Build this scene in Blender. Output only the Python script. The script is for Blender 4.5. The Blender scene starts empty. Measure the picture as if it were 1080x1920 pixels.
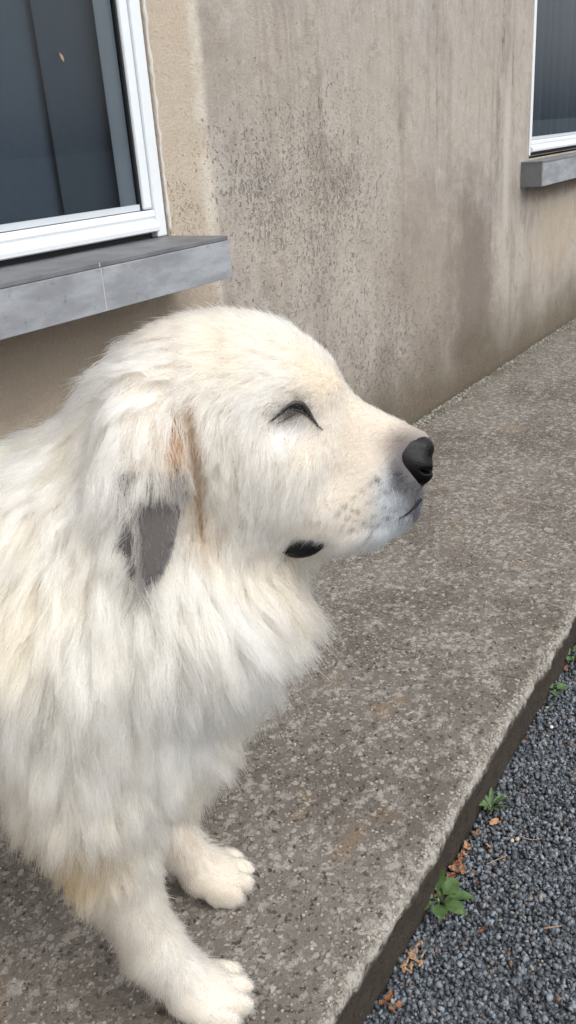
import bpy, math, random
import numpy as np
from mathutils import Matrix, Vector

# ------------------------------------------------------------------ camera, sky, sun, exposure
sc = bpy.context.scene
col = sc.collection
FPX, CAM_H = 1624.0, 1.1                      # focal length in pixels of the 1920 px tall frame, eye height
RIGHT = Vector((0.55297, -0.83038, -0.06851)); UP = Vector((0.36634, 0.16846, 0.91510)); BACK = Vector((-0.74834, -0.53112, 0.39735))
cam_d = bpy.data.cameras.new('camera'); cam = bpy.data.objects.new('camera', cam_d); col.objects.link(cam)
cam_d.sensor_fit = 'VERTICAL'; cam_d.sensor_height = 36; cam_d.lens = FPX / 1920 * 36
cam_d.clip_start = 0.02; cam_d.clip_end = 2000
cam.matrix_world = Matrix(((RIGHT.x, UP.x, BACK.x, 0), (RIGHT.y, UP.y, BACK.y, 0), (RIGHT.z, UP.z, BACK.z, CAM_H), (0, 0, 0, 1)))
sc.camera = cam

SUN_EL, SUN_AZ = math.radians(52), math.radians(-98)     # direction towards the sun (azimuth from +X)
world = bpy.data.worlds.new('World'); sc.world = world; world.use_nodes = True
wn = world.node_tree; wn.nodes.clear()
sky = wn.nodes.new('ShaderNodeTexSky'); sky.sky_type = 'NISHITA'; sky.sun_disc = False
sky.sun_elevation = SUN_EL; sky.sun_rotation = math.pi / 2 - SUN_AZ
sky.air_density = 1.0; sky.dust_density = 4.0; sky.ozone_density = 1.0
hs = wn.nodes.new('ShaderNodeHueSaturation'); hs.inputs['Saturation'].default_value = 0.05
bg = wn.nodes.new('ShaderNodeBackground'); bg.inputs['Strength'].default_value = 0.15
wo = wn.nodes.new('ShaderNodeOutputWorld')
wn.links.new(sky.outputs[0], hs.inputs['Color']); wn.links.new(hs.outputs[0], bg.inputs['Color']); wn.links.new(bg.outputs[0], wo.inputs[0])
sun_d = bpy.data.lights.new('sun', 'SUN'); sun = bpy.data.objects.new('sun', sun_d); col.objects.link(sun)
sun_d.energy = 0.65; sun_d.angle = math.radians(70); sun_d.color = (1.0, 0.965, 0.92)
sdir = Vector((math.cos(SUN_EL) * math.cos(SUN_AZ), math.cos(SUN_EL) * math.sin(SUN_AZ), math.sin(SUN_EL)))
sun.rotation_euler = sdir.to_track_quat('Z', 'Y').to_euler(); sun.location = (2, -3, 5)
vs = sc.view_settings; vs.view_transform = 'Standard'; vs.look = 'None'; vs.gamma = 1; vs.use_curve_mapping = False
vs.exposure = 0.58
cy = sc.cycles; cy.use_denoising = True; cy.max_bounces = 24; cy.diffuse_bounces = 4; cy.use_adaptive_sampling = True; cy.adaptive_threshold = 0.025; cy.glossy_bounces = 20; cy.transmission_bounces = 20
cy.transparent_max_bounces = 16; cy.sample_clamp_indirect = 6

rng = np.random.default_rng(7); random.seed(7)

# ------------------------------------------------------------------ helpers
def tag(o, label=None, cat=None, group=None, kind=None):
    for k, v in (('label', label), ('category', cat), ('group', group), ('kind', kind)):
        if v: o[k] = v
    return o

def mesh_obj(name, verts, faces, mat=None, parent=None, smooth=False, colors=None):
    me = bpy.data.meshes.new(name); verts = np.asarray(verts, dtype=np.float64)
    if isinstance(faces, np.ndarray):
        n, k = faces.shape
        me.vertices.add(len(verts)); me.vertices.foreach_set('co', verts.ravel())
        me.loops.add(n * k); me.loops.foreach_set('vertex_index', faces.ravel().astype(np.int32))
        me.polygons.add(n); me.polygons.foreach_set('loop_start', np.arange(0, n * k, k, dtype=np.int32))
        me.update(calc_edges=True); me.validate()
    else:
        me.from_pydata([tuple(v) for v in verts], [], [tuple(f) for f in faces]); me.update()
    if smooth: me.polygons.foreach_set('use_smooth', np.ones(len(me.polygons), dtype=bool))
    if colors is not None:
        a = me.color_attributes.new('tint', 'FLOAT_COLOR', 'POINT')
        c = np.ones((len(verts), 4)); c[:, :3] = colors; a.data.foreach_set('color', c.ravel())
    if mat: me.materials.append(mat)
    o = bpy.data.objects.new(name, me); col.objects.link(o)
    if parent: o.parent = parent
    return o

def empty(name, loc=(0, 0, 0), rz=0):
    o = bpy.data.objects.new(name, None); col.objects.link(o); o.location = loc; o.rotation_euler.z = rz; o.empty_display_size = .1
    return o

class MB:
    """collects simple shapes into one mesh"""
    def __init__(s): s.v = []; s.f = []
    def box(s, a, b, bev=0.0):
        (x0, y0, z0), (x1, y1, z1) = a, b
        n = len(s.v)
        if bev <= 0:
            s.v += [(x, y, z) for z in (z0, z1) for y in (y0, y1) for x in (x0, x1)]
            s.f += [tuple(n + i for i in q) for q in ((0, 2, 3, 1), (4, 5, 7, 6), (0, 1, 5, 4), (2, 6, 7, 3), (0, 4, 6, 2), (1, 3, 7, 5))]
            return s
        import bmesh
        bm = bmesh.new(); bmesh.ops.create_cube(bm, size=1)
        for v in bm.verts: v.co = Vector(((x0 + x1) / 2 + v.co.x * (x1 - x0), (y0 + y1) / 2 + v.co.y * (y1 - y0), (z0 + z1) / 2 + v.co.z * (z1 - z0)))
        bmesh.ops.bevel(bm, geom=bm.edges[:], offset=bev, segments=2, affect='EDGES', profile=0.5)
        bm.verts.index_update()
        s.v += [tuple(v.co) for v in bm.verts]; s.f += [tuple(n + v.index for v in f.verts) for f in bm.faces]; bm.free()
        return s
    def extrude_x(s, prof, x0, x1):
        """closed profile of (y, z), swept along X"""
        n = len(s.v); k = len(prof)
        s.v += [(x0, y, z) for y, z in prof] + [(x1, y, z) for y, z in prof]
        s.f += [(n + i, n + (i + 1) % k, n + k + (i + 1) % k, n + k + i) for i in range(k)]
        s.f += [tuple(n + i for i in range(k))[::-1], tuple(n + k + i for i in range(k))]
        return s
    def tube(s, pts, rad, seg=8):
        n = len(s.v); pts = [Vector(p) for p in pts]; m = len(pts)
        rad = rad if hasattr(rad, '__len__') else [rad] * m
        ref = Vector((0.13, 0.31, 0.94)).normalized()
        for i, p in enumerate(pts):
            t = (pts[min(i + 1, m - 1)] - pts[max(i - 1, 0)]).normalized()
            a = t.cross(ref).normalized(); b = t.cross(a)
            for j in range(seg):
                th = 2 * math.pi * j / seg; s.v.append(tuple(p + (a * math.cos(th) + b * math.sin(th)) * rad[i]))
        for i in range(m - 1):
            for j in range(seg):
                s.f.append((n + i * seg + j, n + i * seg + (j + 1) % seg, n + (i + 1) * seg + (j + 1) % seg, n + (i + 1) * seg + j))
        s.f += [tuple(n + j for j in range(seg))[::-1], tuple(n + (m - 1) * seg + j for j in range(seg))]
        return s
    def build(s, name, mat, parent=None, smooth=False): return mesh_obj(name, s.v, s.f, mat, parent, smooth)

class NT:
    """node shorthand"""
    def __init__(s, name):
        s.m = bpy.data.materials.new(name); s.m.use_nodes = True; s.t = s.m.node_tree; s.t.nodes.clear()
        s.out = s.t.nodes.new('ShaderNodeOutputMaterial'); s.tc = s.t.nodes.new('ShaderNodeTexCoord')
    def n(s, ty, **kw):
        nd = s.t.nodes.new(ty)
        for k, v in kw.items(): setattr(nd, k, v)
        return nd
    def put(s, inp, v):
        if hasattr(v, 'is_output') or isinstance(v, bpy.types.NodeSocket): s.t.links.new(v, inp)
        elif v is not None:
            if isinstance(v, tuple) and len(v) == 3 and inp.type == 'RGBA': v = v + (1,)
            inp.default_value = v
    @property
    def obj(s): return s.tc.outputs['Object']
    def mapping(s, scale=(1, 1, 1), loc=(0, 0, 0), vec=None):
        m = s.n('ShaderNodeMapping'); s.put(m.inputs['Vector'], vec or s.obj); m.inputs['Scale'].default_value = scale; m.inputs['Location'].default_value = loc
        return m.outputs[0]
    def noise(s, scale, detail=4, rough=.55, vec=None, dist=0):
        m = s.n('ShaderNodeTexNoise'); s.put(m.inputs['Vector'], vec or s.obj); m.inputs['Scale'].default_value = scale
        m.inputs['Detail'].default_value = detail; m.inputs['Roughness'].default_value = rough; m.inputs['Distortion'].default_value = dist
        return m.outputs['Fac']
    def voro(s, scale, vec=None, feature='F1', out='Distance', rnd=1):
        m = s.n('ShaderNodeTexVoronoi', feature=feature); s.put(m.inputs['Vector'], vec or s.obj); m.inputs['Scale'].default_value = scale; m.inputs['Randomness'].default_value = rnd
        return m.outputs[out]
    def ramp(s, fac, *stops, interp='LINEAR'):
        r = s.n('ShaderNodeValToRGB'); s.put(r.inputs[0], fac); e = r.color_ramp.elements; r.color_ramp.interpolation = interp
        while len(e) < len(stops): e.new(0.5)
        for el, (p, c) in zip(e, stops):
            el.position = p; el.color = (c, c, c, 1) if not isinstance(c, tuple) else c + (1,)
        return r.outputs[0]
    def math(s, op, a, b=None, c=None, clamp=False):
        m = s.n('ShaderNodeMath', operation=op, use_clamp=clamp); s.put(m.inputs[0], a); s.put(m.inputs[1], b)
        if c is not None: s.put(m.inputs[2], c)
        return m.outputs[0]
    def mr(s, v, a, b, lo=0, hi=1):
        m = s.n('ShaderNodeMapRange', interpolation_type='SMOOTHSTEP'); s.put(m.inputs[0], v)
        for i, x in enumerate((a, b, lo, hi)): m.inputs[i + 1].default_value = x
        return m.outputs[0]
    def mix(s, f, a, b, blend='MIX'):
        m = s.n('ShaderNodeMix', data_type='RGBA', blend_type=blend); s.put(m.inputs[0], f); s.put(m.inputs[6], a); s.put(m.inputs[7], b)
        return m.outputs[2]
    def xyz(s, vec=None):
        m = s.n('ShaderNodeSeparateXYZ'); s.put(m.inputs[0], vec or s.obj); return m.outputs
    def bump(s, h, strength=.5, dist=.01, prev=None):
        m = s.n('ShaderNodeBump'); s.put(m.inputs['Height'], h); m.inputs['Strength'].default_value = strength; m.inputs['Distance'].default_value = dist
        if prev: s.put(m.inputs['Normal'], prev)
        return m.outputs[0]
    def attr(s, name, out='Color'):
        m = s.n('ShaderNodeAttribute', attribute_name=name); return m.outputs[out]
    def done(s, color, rough=.6, normal=None, spec=.5, **kw):
        p = s.n('ShaderNodeBsdfPrincipled'); s.put(p.inputs['Base Color'], color); s.put(p.inputs['Roughness'], rough)
        s.put(p.inputs['Specular IOR Level'], spec)
        if normal: s.put(p.inputs['Normal'], normal)
        for k, v in kw.items(): s.put(p.inputs[k.replace('_', ' ')], v)
        s.t.links.new(p.outputs[0], s.out.inputs[0]); return s.m

# ------------------------------------------------------------------ materials of the setting
def wall_material():
    m = NT('weathered_render'); x, y, z = m.xyz()
    big = m.noise(2.2, 4, .6); mid = m.noise(9, 5, .65); fine = m.noise(160, 4, .7); grain = m.noise(420, 2, .6)
    streak = m.noise(1, 5, .65, m.mapping((11, 11, .9)), .4); thin = m.noise(1, 4, .6, m.mapping((38, 38, 1.6)))
    c = m.mix(m.mr(big, .35, .68), (.43, .385, .335), (.37, .338, .305))
    c = m.mix(m.math('MULTIPLY', m.mr(mid, .45, .75), .5), c, (.48, .445, .405))
    c = m.mix(m.math('MULTIPLY', m.mr(m.noise(24, 5, .7, dist=.8), .5, .72), .35), c, (.27, .235, .20))
    c = m.mix(m.math('MULTIPLY', m.mr(streak, .50, .72), .55), c, (.26, .215, .18))
    c = m.mix(m.math('MULTIPLY', m.mr(thin, .58, .75), .35), c, (.55, .50, .44))
    mot = m.noise(15, 6, .72, m.mapping((1, 1, .7)), 1.0); mot2 = m.noise(3.1, 5, .7, m.mapping((1.3, 1, .8), (4, 0, 2)), .6)
    c = m.mix(m.math('MULTIPLY', m.mr(mot, .50, .66), .42), c, (.235, .205, .18))
    c = m.mix(m.math('MULTIPLY', m.mr(mot, .46, .34), .40), c, (.50, .47, .43))
    c = m.mix(m.math('MULTIPLY', m.mr(mot2, .52, .70), .40), c, (.245, .205, .165))
    # paler repaired band beside the window, with a light ridge at its outer edge
    edge = m.math('ADD', x, m.math('MULTIPLY', m.noise(7, 3), .05))
    band = m.mr(edge, 1.93, 1.88)
    c = m.mix(m.math('MULTIPLY', band, .75), c, (.545, .455, .35))
    ridge = m.math('MULTIPLY', m.mr(edge, 1.845, 1.885), m.mr(edge, 1.93, 1.895))
    c = m.mix(m.math('MULTIPLY', ridge, m.mr(mid, .3, .6)), c, (.60, .55, .475))
    # pale band right of the pitted field, stain towards the far window, painted sill shade
    def spot(cx, cz, rx, rz):
        dx = m.math('DIVIDE', m.math('SUBTRACT', x, cx), rx); dz = m.math('DIVIDE', m.math('SUBTRACT', z, cz), rz)
        d = m.math('SQRT', m.math('ADD', m.math('MULTIPLY', dx, dx), m.math('MULTIPLY', dz, dz)))
        return m.mr(m.math('ADD', d, m.math('MULTIPLY', m.math('SUBTRACT', mid, .5), 1.1)), 1.15, .35)
    c = m.mix(m.math('MULTIPLY', spot(3.60, .42, .30, .55), .85), c, (.165, .135, .115))
    c = m.mix(m.math('MULTIPLY', spot(3.15, .55, .5, .45), .55), c, (.25, .205, .165))
    c = m.mix(m.math('MULTIPLY', spot(4.75, .55, .5, .25), .5), c, (.44, .36, .255))
    c = m.mix(m.math('MULTIPLY', spot(4.75, .80, .7, .09), .8), c, (.14, .11, .085))  # shade under the far sill, painted into the render
    c = m.mix(m.math('MULTIPLY', spot(1.2, .68, .9, .15), .6), c, (.20, .165, .13))  # soft shade below the near sill, painted as a dark band
    brk = m.mr(m.noise(1, 5, .75, m.mapping((70, 70, 22)), .6), .42, .62, .1, 1)
    for cx, cz, rx, rz, k in ((3.90, 1.42, .022, .22, .9), (4.02, 1.30, .014, .16, .8), (3.86, 1.0, .03, .5, .55), (2.43, 1.12, .02, .24, .55), (3.25, 1.25, .014, .3, .5), (2.95, 1.2, .02, .2, .4)):
        c = m.mix(m.math('MULTIPLY', m.math('MULTIPLY', spot(cx, cz, rx, rz), brk), k), c, (.135, .108, .095))
    c = m.mix(m.math('MULTIPLY', spot(3.98, 1.0, .05, .45), .55), c, (.56, .53, .48))
    # damp, mossy foot of the wall
    foot = m.mr(m.math('ADD', z, m.math('MULTIPLY', m.math('SUBTRACT', m.noise(3.2, 4), .5), .42)), .44, .03)
    c = m.mix(m.math('MULTIPLY', foot, .92), c, (.098, .078, .052))
    c = m.mix(m.math('MULTIPLY', m.mr(z, .04, .0), .6), c, (.06, .055, .035))
    # pits where the skin of the render has flaked off
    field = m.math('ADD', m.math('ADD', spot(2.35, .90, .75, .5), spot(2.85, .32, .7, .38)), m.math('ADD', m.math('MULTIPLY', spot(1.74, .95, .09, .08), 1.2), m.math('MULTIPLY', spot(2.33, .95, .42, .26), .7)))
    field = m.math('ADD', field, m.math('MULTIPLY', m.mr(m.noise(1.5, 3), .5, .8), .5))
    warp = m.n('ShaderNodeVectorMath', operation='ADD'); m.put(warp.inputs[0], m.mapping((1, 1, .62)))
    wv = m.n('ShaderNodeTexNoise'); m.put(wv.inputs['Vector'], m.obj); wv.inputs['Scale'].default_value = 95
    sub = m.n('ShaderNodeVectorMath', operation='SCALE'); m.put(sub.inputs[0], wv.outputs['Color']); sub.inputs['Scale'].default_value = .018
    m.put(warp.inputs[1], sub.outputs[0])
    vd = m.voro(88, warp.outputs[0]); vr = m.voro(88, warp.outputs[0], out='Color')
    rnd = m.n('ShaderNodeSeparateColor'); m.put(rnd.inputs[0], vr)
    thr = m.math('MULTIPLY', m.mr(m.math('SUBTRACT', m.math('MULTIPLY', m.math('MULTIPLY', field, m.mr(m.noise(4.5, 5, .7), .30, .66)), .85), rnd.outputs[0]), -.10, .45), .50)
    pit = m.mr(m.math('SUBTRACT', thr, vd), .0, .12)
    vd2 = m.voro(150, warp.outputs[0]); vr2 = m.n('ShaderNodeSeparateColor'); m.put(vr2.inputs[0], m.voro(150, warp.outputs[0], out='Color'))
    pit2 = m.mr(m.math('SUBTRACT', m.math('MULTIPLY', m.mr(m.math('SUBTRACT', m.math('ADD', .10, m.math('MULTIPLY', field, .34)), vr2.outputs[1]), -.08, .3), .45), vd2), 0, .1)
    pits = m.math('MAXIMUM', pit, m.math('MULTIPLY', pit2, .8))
    c = m.mix(m.math('MULTIPLY', pits, m.mr(rnd.outputs[2], 0, 1, .1, .68)), c, (.17, .145, .127))  # pit dirt and the small shadows in the pits, both as colour
    c = m.mix(m.math('MULTIPLY', m.math('MULTIPLY', m.mr(m.math('SUBTRACT', thr, vd), -.12, -.02), m.mr(m.math('SUBTRACT', thr, vd), .03, -.02)), .35), c, (.55, .51, .46))
    dash = m.noise(1, 3, .6, m.mapping((210, 210, 95)))
    c = m.mix(m.math('MULTIPLY', m.mr(dash, .60, .70), .5), c, (.19, .165, .145))
    c = m.mix(m.math('MULTIPLY', m.mr(dash, .38, .30), .4), c, (.56, .53, .49))
    c = m.mix(m.math('MULTIPLY', m.mr(fine, .35, .75), .25), c, (.24, .205, .175))
    h = m.math('SUBTRACT', m.math('ADD', m.math('MULTIPLY', fine, .35), m.math('MULTIPLY', grain, .25)), m.math('MULTIPLY', pits, 1.0))
    h = m.math('ADD', h, m.math('MULTIPLY', mid, .9)); h = m.math('ADD', h, m.math('MULTIPLY', ridge, .7))
    return m.done(c, .92, m.bump(h, 1.0, .008), .2)

def slab_material():
    m = NT('washed_concrete'); x, y, z = m.xyz()
    big = m.noise(2.6, 5, .6); mid = m.noise(11, 5, .65, dist=.6); med = m.noise(34, 4, .65); fine = m.noise(190, 4, .7)
    c = m.mix(m.mr(big, .36, .66), (.124, .109, .094), (.176, .158, .140))
    c = m.mix(m.math('MULTIPLY', m.mr(mid, .47, .66), .5), c, (.205, .19, .172))
    f1 = m.noise(44, 6, .72, dist=.25); f2 = m.noise(64, 4, .66, m.mapping((1, 1, 1), (5.1, 2.3, 0)), .3); f3 = m.noise(130, 4, .66, m.mapping((1, 1, 1), (1.1, 7.3, 0)), .2)
    c = m.mix(m.math('MULTIPLY', m.mr(f1, .51, .58), m.mr(m.math('ADD', mid, m.math('MULTIPLY', big, .5)), .62, .84, .12, .95)), c, (.33, .31, .285))
    c = m.mix(m.math('MULTIPLY', m.mr(f2, .60, .66), .85), c, (.042, .036, .031))
    c = m.mix(m.math('MULTIPLY', m.mr(f3, .63, .69), .8), c, (.44, .415, .375))
    c = m.mix(m.math('MULTIPLY', m.mr(f3, .38, .32), .6), c, (.075, .065, .058))
    c = m.mix(m.math('MULTIPLY', m.mr(m.noise(5.5, 3, vec=m.mapping((1, 1, 1), (3.3, 1.7, 0))), .62, .72), .5), c, (.25, .165, .09))
    wn_ = m.n('ShaderNodeTexNoise'); m.put(wn_.inputs['Vector'], m.obj); wn_.inputs['Scale'].default_value = 110; wn_.inputs['Detail'].default_value = 3
    ws_ = m.n('ShaderNodeVectorMath', operation='SCALE'); m.put(ws_.inputs[0], wn_.outputs['Color']); ws_.inputs['Scale'].default_value = .016
    wa_ = m.n('ShaderNodeVectorMath', operation='ADD'); m.put(wa_.inputs[0], m.obj); m.put(wa_.inputs[1], ws_.outputs[0])
    fv = m.voro(78, wa_.outputs[0]); fc = m.n('ShaderNodeSeparateColor'); m.put(fc.inputs[0], m.voro(78, wa_.outputs[0], out='Color'))
    pick = m.math('ADD', fc.outputs[0], m.math('MULTIPLY', m.math('SUBTRACT', mid, .5), 1.6))
    flk = m.math('MULTIPLY', m.mr(fv, .50, .42), m.mr(pick, .62, .70))
    c = m.mix(m.math('MULTIPLY', flk, m.mr(fc.outputs[1], 0, 1, .25, .85)), c, m.mix(fc.outputs[2], (.30, .275, .245), (.42, .40, .365)))
    flkd = m.math('MULTIPLY', m.mr(fv, .40, .32), m.mr(pick, .16, .10))
    c = m.mix(m.math('MULTIPLY', flkd, .7), c, (.055, .046, .038))
    v = m.voro(135); vc = m.n('ShaderNodeSeparateColor'); m.put(vc.inputs[0], m.voro(135, out='Color'))
    agg = m.math('MULTIPLY', m.mr(v, .46, .34), m.mr(vc.outputs[0], .74, .82))
    c = m.mix(m.math('MULTIPLY', agg, .8), c, m.mix(vc.outputs[1], (.26, .225, .185), (.48, .44, .38)))
    dk = m.math('MAXIMUM', m.mr(f2, .60, .66), m.mr(f3, .38, .32))
    c = m.mix(m.math('MULTIPLY', m.mr(fine, .55, .75), .4), c, (.10, .085, .07))
    # worn pale nosing and damp margin by the wall
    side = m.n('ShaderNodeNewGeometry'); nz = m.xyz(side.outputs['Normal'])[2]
    c = m.mix(m.mr(nz, .45, .2), c, m.mix(mid, (.026, .021, .016), (.062, .050, .039)))  # kerb face: brown concrete with its shade put into the colour
    ey = m.math('SUBTRACT', y, m.math('ADD', .437, m.math('MULTIPLY', x, .0291)))
    lip = m.math('MULTIPLY', m.mr(m.math('ADD', ey, m.math('MULTIPLY', m.math('SUBTRACT', m.noise(38, 5, .7), .5), .09)), .024, .004), m.mr(z, -.03, -.012))
    c = m.mix(m.math('MULTIPLY', m.math('MULTIPLY', lip, m.mr(m.noise(55, 4, .7), .42, .58, .1, 1)), .75), c, (.40, .375, .34))
    wet = m.mr(m.math('ADD', y, m.math('MULTIPLY', m.noise(18, 3), .05)), 1.40, 1.52)
    c = m.mix(m.math('MULTIPLY', wet, .6), c, (.15, .135, .105))
    h = m.math('ADD', m.math('ADD', m.math('MULTIPLY', agg, .5), m.math('MULTIPLY', flk, .35)), m.math('ADD', m.math('MULTIPLY', med, .8), m.math('MULTIPLY', fine, .6)))
    h = m.math('SUBTRACT', h, m.math('MULTIPLY', dk, .5))
    return m.done(c, .88, m.bump(h, .9, .005), .25)

def stone_tint(name, rough=.75, spec=.35):
    m = NT(name); c = m.attr('tint'); f = m.noise(300, 3)
    return m.done(m.mix(m.math('MULTIPLY', m.mr(f, .4, .7), .35), c, (.09, .08, .07)), rough, m.bump(f, .4, .001), spec)

def plain(name, color, rough=.5, nscale=60, amt=.12, dark=.7, spec=.5, bump=.1, bd=.001, **kw):
    m = NT(name); f = m.noise(nscale, 4, .6)
    c = m.mix(m.math('MULTIPLY', m.mr(f, .4, .7), amt), color, tuple(k * dark for k in color))
    return m.done(c, rough, m.bump(f, bump, bd), spec, **kw)

M = {}
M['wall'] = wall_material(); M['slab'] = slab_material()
M['pebble'] = stone_tint('aggregate_pebble'); M['gravel'] = stone_tint('slate_chippings', .62, .45)
M['gravel_bed'] = (lambda m: m.done(m.mix(m.mr(m.voro(95), .1, .5), (.030, .034, .040), (.15, .168, .19)), .8, m.bump(m.voro(95), 1, .008), .3))(NT('gravel_bed'))
M['crumb'] = stone_tint('mortar_crumb', .95, .1)
M['upvc'] = plain('white_upvc', (.70, .735, .765), .28, 25, .10, .8)
M['upvc_grey'] = plain('window_rebate', (.50, .54, .57), .35, 25, .15, .8)
M['reveal'] = plain('reveal_lining_paint', (.55, .57, .58), .7, 20, .1)
M['gasket'] = plain('black_gasket_gap_shade', (.012, .013, .015), .6)  # also colours the strip that stands for shadow below the sash
def tile_mat():
    m = NT('grey_sill_tile'); f = m.noise(7, 5, .65, m.mapping((1, 3, 3))); g = m.noise(45, 4, .7)
    c = m.mix(m.mr(f, .35, .7), (.21, .22, .24), (.33, .345, .37)); c = m.mix(m.math('MULTIPLY', m.mr(g, .58, .72), .5), c, (.105, .105, .115))
    return m.done(c, .48, m.bump(g, .15, .002), .4)
M['tile'] = tile_mat()
def tile_dark():
    m = NT('grey_tile_top'); f = m.noise(9, 5, .65); c = m.mix(m.mr(f, .35, .7), (.115, .118, .128), (.18, .182, .192))
    return m.done(c, .5, m.bump(f, .15, .002), .4)
M['tile_top'] = tile_dark()
M['grout'] = plain('pale_grout', (.42, .41, .39), .9)
M['curtain_dark'] = plain('slate_blue_curtain', (.070, .088, .112), .9, 90, .3)
M['curtain_deep'] = plain('deep_slate_curtain', (.055, .067, .083), .9, 90, .3)
M['room'] = plain('room_paint', (.16, .17, .18), .9, 3)
def glass_mat():
    m = NT('window_glass'); fr = m.n('ShaderNodeFresnel'); geo = m.n('ShaderNodeNewGeometry'); m.put(fr.inputs['IOR'], m.mr(geo.outputs['Backfacing'], 0, 1, 1.5, 1 / 1.5))
    tr = m.n('ShaderNodeBsdfTransparent'); tr.inputs[0].default_value = (.80, .83, .85, 1)
    gl = m.n('ShaderNodeBsdfGlossy'); gl.inputs['Roughness'].default_value = .015
    mx = m.n('ShaderNodeMixShader'); m.put(mx.inputs[0], m.math('MULTIPLY', fr.outputs[0], .62, clamp=True)); m.put(mx.inputs[1], tr.outputs[0]); m.put(mx.inputs[2], gl.outputs[0])
    m.t.links.new(mx.outputs[0], m.out.inputs[0]); return m.m
M['glass'] = glass_mat()

# ------------------------------------------------------------------ the house wall with its windows and sills
YW = 1.496
house = tag(empty('house', (0, 0, 0)), 'house front of weathered beige render with two white framed windows', 'house')
LW = (-.10, 1.692, .893, 2.10); RW = (4.262, 5.90, .935, 2.10)          # window openings x0, x1, z0, z1
def wall_mesh():
    b = MB(); xs = [-6, LW[0], LW[1], RW[0], RW[1], 16]; zs = [-.4, LW[2], RW[2], 2.10, 3.2]
    def hole(i, j): return (i == 1 and j in (1, 2)) or (i == 3 and j == 2)
    for i in range(5):
        for j in range(4):
            if not hole(i, j): b.box((xs[i], YW, zs[j]), (xs[i + 1], YW + .28, zs[j + 1]))
    # merge the blocks: drop faces shared by two blocks, weld the corners
    key = {}; verts = []; idx = []
    for v in b.v:
        k = tuple(round(c, 5) for c in v)
        if k not in key: key[k] = len(verts); verts.append(v)
        idx.append(key[k])
    from collections import Counter
    fs = [tuple(idx[i] for i in f) for f in b.f]; cnt = Counter(tuple(sorted(f)) for f in fs)
    return verts, [f for f in fs if cnt[tuple(sorted(f))] == 1]
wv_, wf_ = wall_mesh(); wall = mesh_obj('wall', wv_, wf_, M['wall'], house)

# ragged plaster lip against the left frame
b = MB(); pts = []
for i in range(70):
    z = .90 + i * .0172; pts.append((LW[1] + .004 + random.uniform(-.002, .003), YW - .001, z))
b.tube(pts, [random.uniform(.0025, .0055) for _ in pts], 6)
b.build('plaster_edge', plain('pale_filler', (.60, .57, .52), .95, 80, .3), house, True)

def window(W, sash_right):
    x0, x1, z0, z1 = W; yf = YW + .004
    fw = .037
    fr = MB()                                    # outer frame
    fr.box((x1 - fw, yf, z0 + .002), (x1 - .002, yf + .07, z1 - .002), .004)
    fr.box((x0 + .002, yf, z0 + .002), (x0 + fw, yf + .07, z1 - .002), .004)
    fr.box((x0 + fw + .001, yf + .01, z1 - fw), (x1 - fw - .001, yf + .07, z1 - .003), .004)
    win = fr.build('window', M['upvc'], house)
    rv = MB(); rv.box((x1 - .030, yf + .071, z0 + .002), (x1 - .002, yf + .098, z1 - .002)); rv.box((x0 + .002, yf + .071, z0 + .002), (x0 + .030, yf + .098, z1 - .002)); rv.box((x0 + .0305, yf + .071, z1 - .030), (x1 - .0305, yf + .098, z1 - .002))
    rv.build('reveal_lining', M['reveal'], win)
    # sash: stiles, rails, drip bar
    sx0, sx1, sz0, sz1 = x0 + fw + .001, x1 - fw - .001, z0 + .016, z1 - fw - .001
    st = .028; ys = yf + .006
    def stile(a, c):
        MB().box((a, ys, sz0 + .052), (c, ys + .082, sz1 - .03), .005).build('sash_stile', M['upvc'], win)
    stile(sx0, sx0 + st); stile(sx1 - st, sx1)
    MB().box((sx0, ys, sz1 - .029), (sx1, ys + .055, sz1), .005).build('sash_rail', M['upvc'], win)
    prof = [(ys + .05, sz0 + .05), (ys - .001, sz0 + .05), (ys - .004, sz0 + .046), (ys - .005, sz0 + .036), (ys - .002, sz0 + .031), (ys - .002, sz0 + .027), (ys - .012, sz0 + .021), (ys - .016, sz0 + .012), (ys - .015, sz0 + .003), (ys - .010, sz0), (ys + .05, sz0)]
    MB().extrude_x(prof, sx0, sx1).build('sash_rail', M['upvc'], win)
    g = MB(); gw = .006; gx0, gx1, gz0, gz1 = sx0 + st, sx1 - st, sz0 + .0515, sz1 - .0305
    g.box((gx0 + .0005, ys + .008, gz0), (gx0 + gw, ys + .02, gz1)); g.box((gx1 - gw, ys + .008, gz0), (gx1 - .0005, ys + .02, gz1))
    g.box((gx0 + gw, ys + .008, gz1 - gw), (gx1 - gw, ys + .02, gz1))
    g.build('gasket', M['gasket'], win)
    MB().box((gx0 + gw, ys + .010, gz0 + .0005), (gx1 - gw, ys + .022, gz0 + .014)).build('glazing_bead', M['upvc_grey'], win)
    MB().box((gx0 + gw + .0005, ys + .014, gz0 + .0145), (gx1 - gw - .0005, ys + .019, gz1 - gw - .0005)).build('pane', M['glass'], win)
    MB().box((sx0, yf + .02, z0 + .001), (sx1, yf + .06, z0 + .0145)).build('gap_shade', M['gasket'], win)  # black strip standing in for the shadow gap under the sash
    return win
window(LW, True); window(RW, False)

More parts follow.
